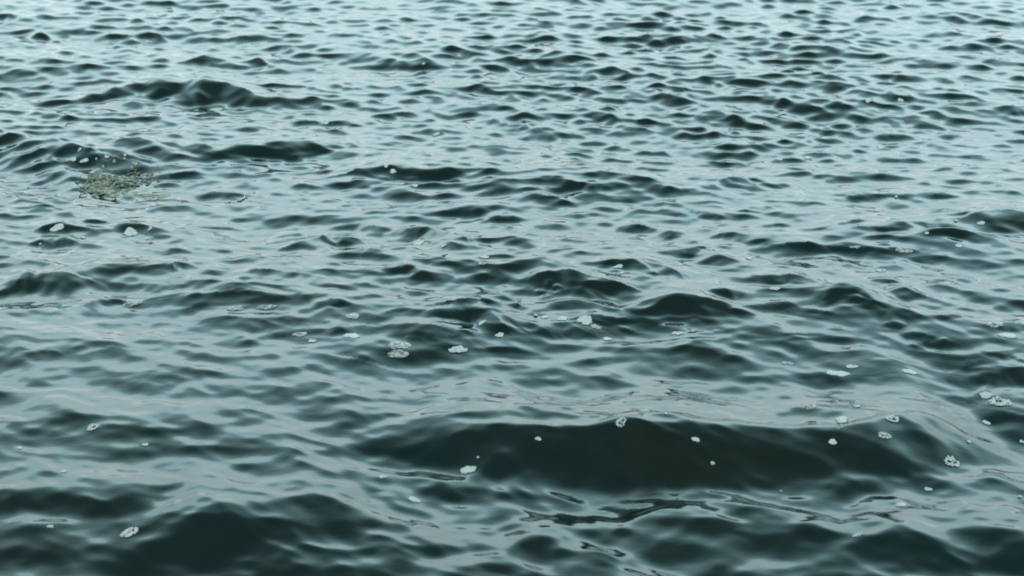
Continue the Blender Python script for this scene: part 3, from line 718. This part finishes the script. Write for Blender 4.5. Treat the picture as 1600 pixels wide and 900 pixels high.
G1, G2, G3 = 'foam patches on the nearest waves', 'foam patches in the middle of the water', 'foam flecks on the far water'
for a in [
 # the long dark wave
 (970, 660, 20, 13, 'twohole', 'white foam raft with dark gaps just under the highest top of the long dark wave', G1, 12),
 (731, 735, 25, 11, 'cluster', 'oval bubbly foam raft low on the left part of the long dark wave', G1, 5),
 (841, 686, 10, 5, 'cluster', 'small foam fleck between two rafts on the left part of the long dark wave', G1, 0),
 (747, 715, 5, 3, 'dot', 'tiny foam dot above the oval raft on the long dark wave', G1, 0),
 (1040, 647, 5, 3, 'dot', 'tiny foam dot right at the highest top of the long dark wave', G1, 0),
 (1087, 687, 13, 6, 'cluster', 'small oval foam fleck on the dark wave face right of its highest top', G1, -6),
 (1114, 725, 8, 6, 'dot', 'round foam dot alone low in the middle of the dark wave face', G1, 0),
 (1315, 656, 21, 10, 'cluster', 'foam raft straddling the crest of the long wave, upper of a close pair', G1, 0),
 (1308, 666, 17, 10, 'ring', 'foam ring with dark hole just below the raft on the wave crest', G1, -14),
 (1395, 655, 23, 10, 'ring', 'wide foam ring round one dark hole under the right hand wave top', G1, 0),
 (1382, 681, 21, 9, 'twohole', 'slanting bubbly raft with dark gaps below the wide foam ring', G1, 20),
 (1301, 691, 14, 8, 'film', 'plain white foam oval without holes low on the dark wave', G1, 0),
 # near right
 (1487, 723, 30, 12, 'twohole', 'large pointed foam raft with dark holes at the right, below the slanting pale ridge', G1, 10),
 (1562, 629, 36, 13, 'ring', 'big foam raft with a small dark hole near the right edge of the picture', G1, 0),
 (1541, 618, 24, 9, 'cluster', 'foam tail reaching up left from the big raft near the right edge', G1, -24),
 (1541, 661, 13, 5, 'film', 'small bright foam oval below the big raft near the right edge', G1, 0),
 (1514, 691, 7, 4, 'dot', 'tiny foam dot on the slanting pale ridge at the right', G1, 0),
 (1408, 789, 17, 6, 'cluster', 'foam fleck above the dark wave in the lower right corner', G1, 4),
 (1450, 765, 12, 5, 'cluster', 'foam fleck on pale water below the large pointed raft', G1, 0),
 (1340, 836, 18, 6, 'film', 'thin foam streak at the left foot of the dark wave in the lower right', G1, 16, 1),
 (1593, 777, 9, 4, 'dot', 'foam dot at the right edge of the picture, lower one', G1, 0),
 (1596, 691, 8, 4, 'dot', 'foam dot at the right edge of the picture, upper one', G1, 0),
 (1267, 635, 19, 7, 'ring', 'pale foam ring on the bright water just behind the long dark wave', G1, 0),
 (1339, 634, 15, 5, 'film', 'thin foam oval on the bright water behind the long wave, right of a pale ring', G1, 0, 1),
 # near left
 (202, 833, 34, 12, 'twohole', 'large arched foam raft with two dark holes at the lower left', G1, 16),
 (145, 668, 22, 9, 'ring', 'foam bubble cluster inside a ripple ring at the left', G1, 0),
 (79, 823, 10, 4, 'cluster', 'small foam fleck left of the large arched raft', G1, 0),
 (100, 737, 9, 4, 'cluster', 'small grey foam fleck on the pale water at the left', G1, 0),
 (227, 695, 11, 4, 'cluster', 'small foam fleck to the right below the bubble cluster at the left', G1, 0),
 (31, 700, 9, 3, 'cluster', 'small foam fleck close to the left edge of the picture', G1, 0),
 (647, 781, 19, 8, 'cluster', 'bright foam fleck on the dark hollow below the long wave at its left end', G1, -14),
 (598, 745, 13, 4, 'cluster', 'small foam fleck left of the oval bubbly raft', G1, 0),
 (1220, 768, 5, 3, 'dot', 'tiny foam dot at the foot of the long dark wave', G1, 0),
 # middle band, centre
 (653, 379, 24, 10, 'cluster', 'round white foam patch on a dark peak left of centre', G2, 8),
 (693, 385, 9, 4, 'dot', 'small foam dot right of the round patch on the dark peak', G2, 0),
 (757, 402, 20, 4, 'film', 'upper one of two flat foam strips below the dark peak', G2, 0),
 (754, 412, 15, 4, 'film', 'lower one of two flat foam strips below the dark peak', G2, 0, 1),
 (624, 539, 38, 14, 'film', 'largest foam patch of the picture, upper lobe with a clean edge, left of centre', G2, -8, 1),
 (622, 553, 42, 12, 'film', 'lower lobe adjoining the largest foam patch, fading into pale water', G2, 0, 1),
 (716, 547, 36, 9, 'cluster', 'long bright foam lens to the right of the largest foam patch', G2, 4),
 (550, 525, 33, 7, 'film', 'flat foam lens to the left of the largest foam patch', G2, 0),
 (551, 494, 24, 8, 'film', 'slanting thin foam patch above the flat lens left of centre', G2, 12, 1),
 (753, 504, 13, 5, 'cluster', 'small foam fleck under the dark wave top at the centre', G2, 14),
 (781, 524, 16, 6, 'cluster', 'small bright foam diamond at the foot of the dark central wave', G2, 0),
 (914, 501, 23, 12, 'cluster', 'round foam patch, brightest of the row right of centre', G2, 0),
 (879, 498, 18, 7, 'cluster', 'foam patch just left of the brightest round patch right of centre', G2, 0),
 (931, 511, 19, 6, 'film', 'thin foam patch right below the brightest round patch', G2, 0, 1),
 (949, 530, 18, 5, 'film', 'flat foam oval lowest of the row right of centre', G2, 0),
 (851, 496, 12, 4, 'cluster', 'small foam fleck second from the left in the row right of centre', G2, 0),
 (837, 493, 8, 3, 'dot', 'leftmost tiny fleck of the foam row right of centre', G2, 0),
 (966, 417, 15, 5, 'cluster', 'upper one of two foam flecks on the wave above the foam row', G2, 0),
 (966, 428, 19, 4, 'film', 'lower one of two foam flecks on the wave above the foam row', G2, 0, 1),
 (1059, 521, 20, 5, 'film', 'thin foam strip below the rounded dark hump right of centre', G2, 0),
 # middle band, left
 (204, 365, 22, 12, 'cluster', 'round white foam patch under a dark wave top at the left', G2, 0),
 (90, 356, 22, 10, 'film', 'oval foam patch left of the round white one at the left', G2, 8),
 (235, 358, 8, 6, 'dot', 'foam dot right of the round white patch at the left', G2, 0),
 (233, 373, 12, 4, 'film', 'thin foam oval below the round white patch at the left', G2, 0, 1),
 (130, 371, 9, 4, 'film', 'small foam oval between the oval and the round patch at the left', G2, 0, 1),
 (368, 309, 36, 12, 'curl', 'hook shaped curl of foam on a dark wave at the left', G2, 8),
 (206, 474, 34, 9, 'film', 'slanting foam patch on the grey wave at the left', G2, 14, 1),
 (171, 463, 20, 5, 'film', 'thin foam strip left of the slanting patch on the grey wave', G2, 0, 1),
 (367, 482, 32, 8, 'film', 'left one of two broad thin foam patches on a grey wave', G2, 0, 1),
 (416, 480, 38, 7, 'film', 'right one of two broad thin foam patches on a grey wave', G2, 0, 1),
 (488, 533, 14, 5, 'film', 'small foam oval left of the flat foam lens', G2, 0),
 (469, 523, 26, 6, 'film', 'thin foam streak above the small oval on pale water left of centre', G2, 8, 1),
 (63, 382, 5, 3, 'dot', 'tiny bright foam dot below the oval patch at the left', G2, 0),
 # middle band, right
 (1211, 451, 19, 5, 'cluster', 'bright foam lens under a short dark wave right of centre', G2, 4),
 (1498, 384, 12, 5, 'cluster', 'foam fleck below the tall dark wave at the right edge', G2, 0),
 (1533, 349, 13, 5, 'cluster', 'foam fleck on the face of the dark wave at the right edge', G2, 0),
 (1493, 345, 7, 4, 'dot', 'foam dot on the left shoulder of the dark wave at the right edge', G2, 0),
 (1448, 365, 8, 5, 'dot', 'foam dot on the sharp dark peak at the right', G2, 0),
 (1554, 507, 26, 9, 'film', 'slanting greenish foam patch near the right edge', G2, 16, 1),
 (1575, 524, 28, 7, 'film', 'bright foam strip below the greenish patch near the right edge', G2, 14),
 (1310, 584, 38, 8, 'film', 'broad foam patch on bright water at the right, behind the long wave', G2, 0),
 (1330, 573, 22, 5, 'film', 'thin foam strip just above the broad patch at the right', G2, 4),
 (1421, 581, 26, 6, 'film', 'foam strip right of the broad patch on bright water', G2, 6),
 (1337, 386, 22, 4, 'film', 'thin foam strip on the water left of the slanting foam trail', G2, 0, 1),
 (1411, 391, 30, 7, 'film', 'slanting foam trail behind a dark wave at the right', G2, 8, 1),
 (1171, 404, 10, 4, 'cluster', 'small foam fleck on a wave shoulder right of centre', G2, 0),
 (1110, 390, 20, 5, 'film', 'thin foam strip on the crest above a dark trough right of centre', G2, 0, 1),
 (1232, 568, 22, 5, 'film', 'thin foam strip left of the broad patch on bright water', G2, 4, 1),
 (1376, 423, 18, 5, 'film', 'short slanting foam streak in the middle of the right side', G2, -14, 1),
 # far
 (604, 257, 9, 6, 'cluster', 'upper fleck of a foam pair on the dark wave above centre', G3, 0),
 (614, 268, 11, 6, 'cluster', 'lower fleck of a foam pair on the dark wave above centre', G3, 0),
 (648, 290, 11, 5, 'cluster', 'foam fleck at the foot of the dark wave above centre', G3, 0),
 (682, 210, 13, 4, 'cluster', 'foam fleck on a small far wave above centre', G3, 10),
 (662, 100, 6, 4, 'dot', 'tiny foam dot on the farthest dark wave top above centre', G3, 0),
 (124, 235, 8, 4, 'dot', 'topmost foam dot on the dark slope above the churned froth', G3, 0),
 (132, 251, 13, 5, 'cluster', 'wide foam fleck just above the left end of the churned froth', G3, 0),
 (114, 249, 11, 5, 'cluster', 'foam fleck furthest left above the churned froth', G3, 0),
 (167, 246, 8, 6, 'dot', 'bright foam dot on the dark slope above the middle of the churned froth', G3, 0),
 (195, 243, 6, 4, 'dot', 'faint foam dot right of the bright one on the dark slope', G3, 0),
 (211, 258, 8, 4, 'dot', 'foam dot at the lower right end of the dark slope', G3, 0),
 (1218, 249, 9, 4, 'cluster', 'left fleck of two on a far wave at the right', G3, 0),
 (1262, 247, 13, 5, 'cluster', 'right fleck of two on a far wave at the right', G3, -14),
 (1400, 308, 7, 3, 'dot', 'tiny foam dot on the water far right of centre', G3, 0),
 (509, 192, 10, 4, 'cluster', 'foam fleck between two short far waves left of centre', G3, 0),
 (1407, 157, 11, 4, 'cluster', 'right fleck of two on the farther water at the upper right', G3, -20),
 (1357, 156, 9, 4, 'cluster', 'left fleck of two on the farther water at the upper right', G3, 0),
]:
    mat = FILM if len(a) > 8 else None
    foam(*a[:8], mat=mat)

# the churned froth at the left
loc, nor, dist, d = on_sea(195, 282)
sp = bpy.data.objects.new('churned_froth', None); C.objects.link(sp)
sp.empty_display_size = .1
sp.location = loc
sp['label'] = 'churned patch of pale yellow green froth breaking at the left behind a dark slope'
sp['category'] = 'froth'
px1 = dist / FPX
low, high, drops = Lump(), Lump(), []
rnd = random.Random(5)
for i in range(1900):
    t = rnd.random(); u = (t ** 1.15) * 2 - .78                     # -.78 .. 1.22, denser on the left
    dens = math.exp(-((u + .25) / .62) ** 2)
    if rnd.random() > dens * .8 or math.sin(u * 17 + 1) * math.sin(u * 7) > .55: continue
    x = u * 95 * px1; y = rnd.gauss(0, .028 + .03 * dens) + .03 * math.sin(u * 5) * (1 - .5 * dens) + .012 * math.sin(u * 23)
    z = drop_to_sea(loc.x + x, loc.y + y) - loc.z
    r = rnd.uniform(.002, .0065) * (0.5 + .6 * dens)
    if rnd.random() < .5:
        low.blob((x, y, z + r * .3), r * 1.3, rnd.uniform(.8, 2.2), 1, rnd.uniform(.3, .6), .35, False, rnd.uniform(-.5, .5))
    else:
        high.blob((x, y, z + r * rnd.uniform(.1, .9)), r * .6, rnd.uniform(.8, 2.4), 1, rnd.uniform(.4, .9), .4, False, rnd.uniform(-.8, .8))
for i in range(90):                                                # thin pale skirt in front
    u = rnd.uniform(-.5, 1.1); x = u * 70 * px1; y = -.10 - .04 * u + rnd.gauss(0, .02)
    z = drop_to_sea(loc.x + x, loc.y + y) - loc.z
    high.blob((x, y, z), rnd.uniform(.004, .008), 2.6, 1, .25, .2, False, .1)
for nm_, lp_, mt_ in (('dark_froth', low, OLIVE), ('pale_froth', high, FROTH)):
    lp_.build(nm_, mt_, sp)['kind'] = 'stuff'
for i in range(6):
    u = rnd.gauss(-.2, .5); x = u * 70 * px1; y = rnd.gauss(.02, .05)
    z = drop_to_sea(loc.x + x, loc.y + y) - loc.z
    dl = Lump(); dl.blob((0, 0, 0), rnd.uniform(.003, .006), 1, 1, 1.5, .15, True)
    o = dl.build('droplet', FROTH, sp); o.location = (x, y, z + rnd.uniform(.03, .075))
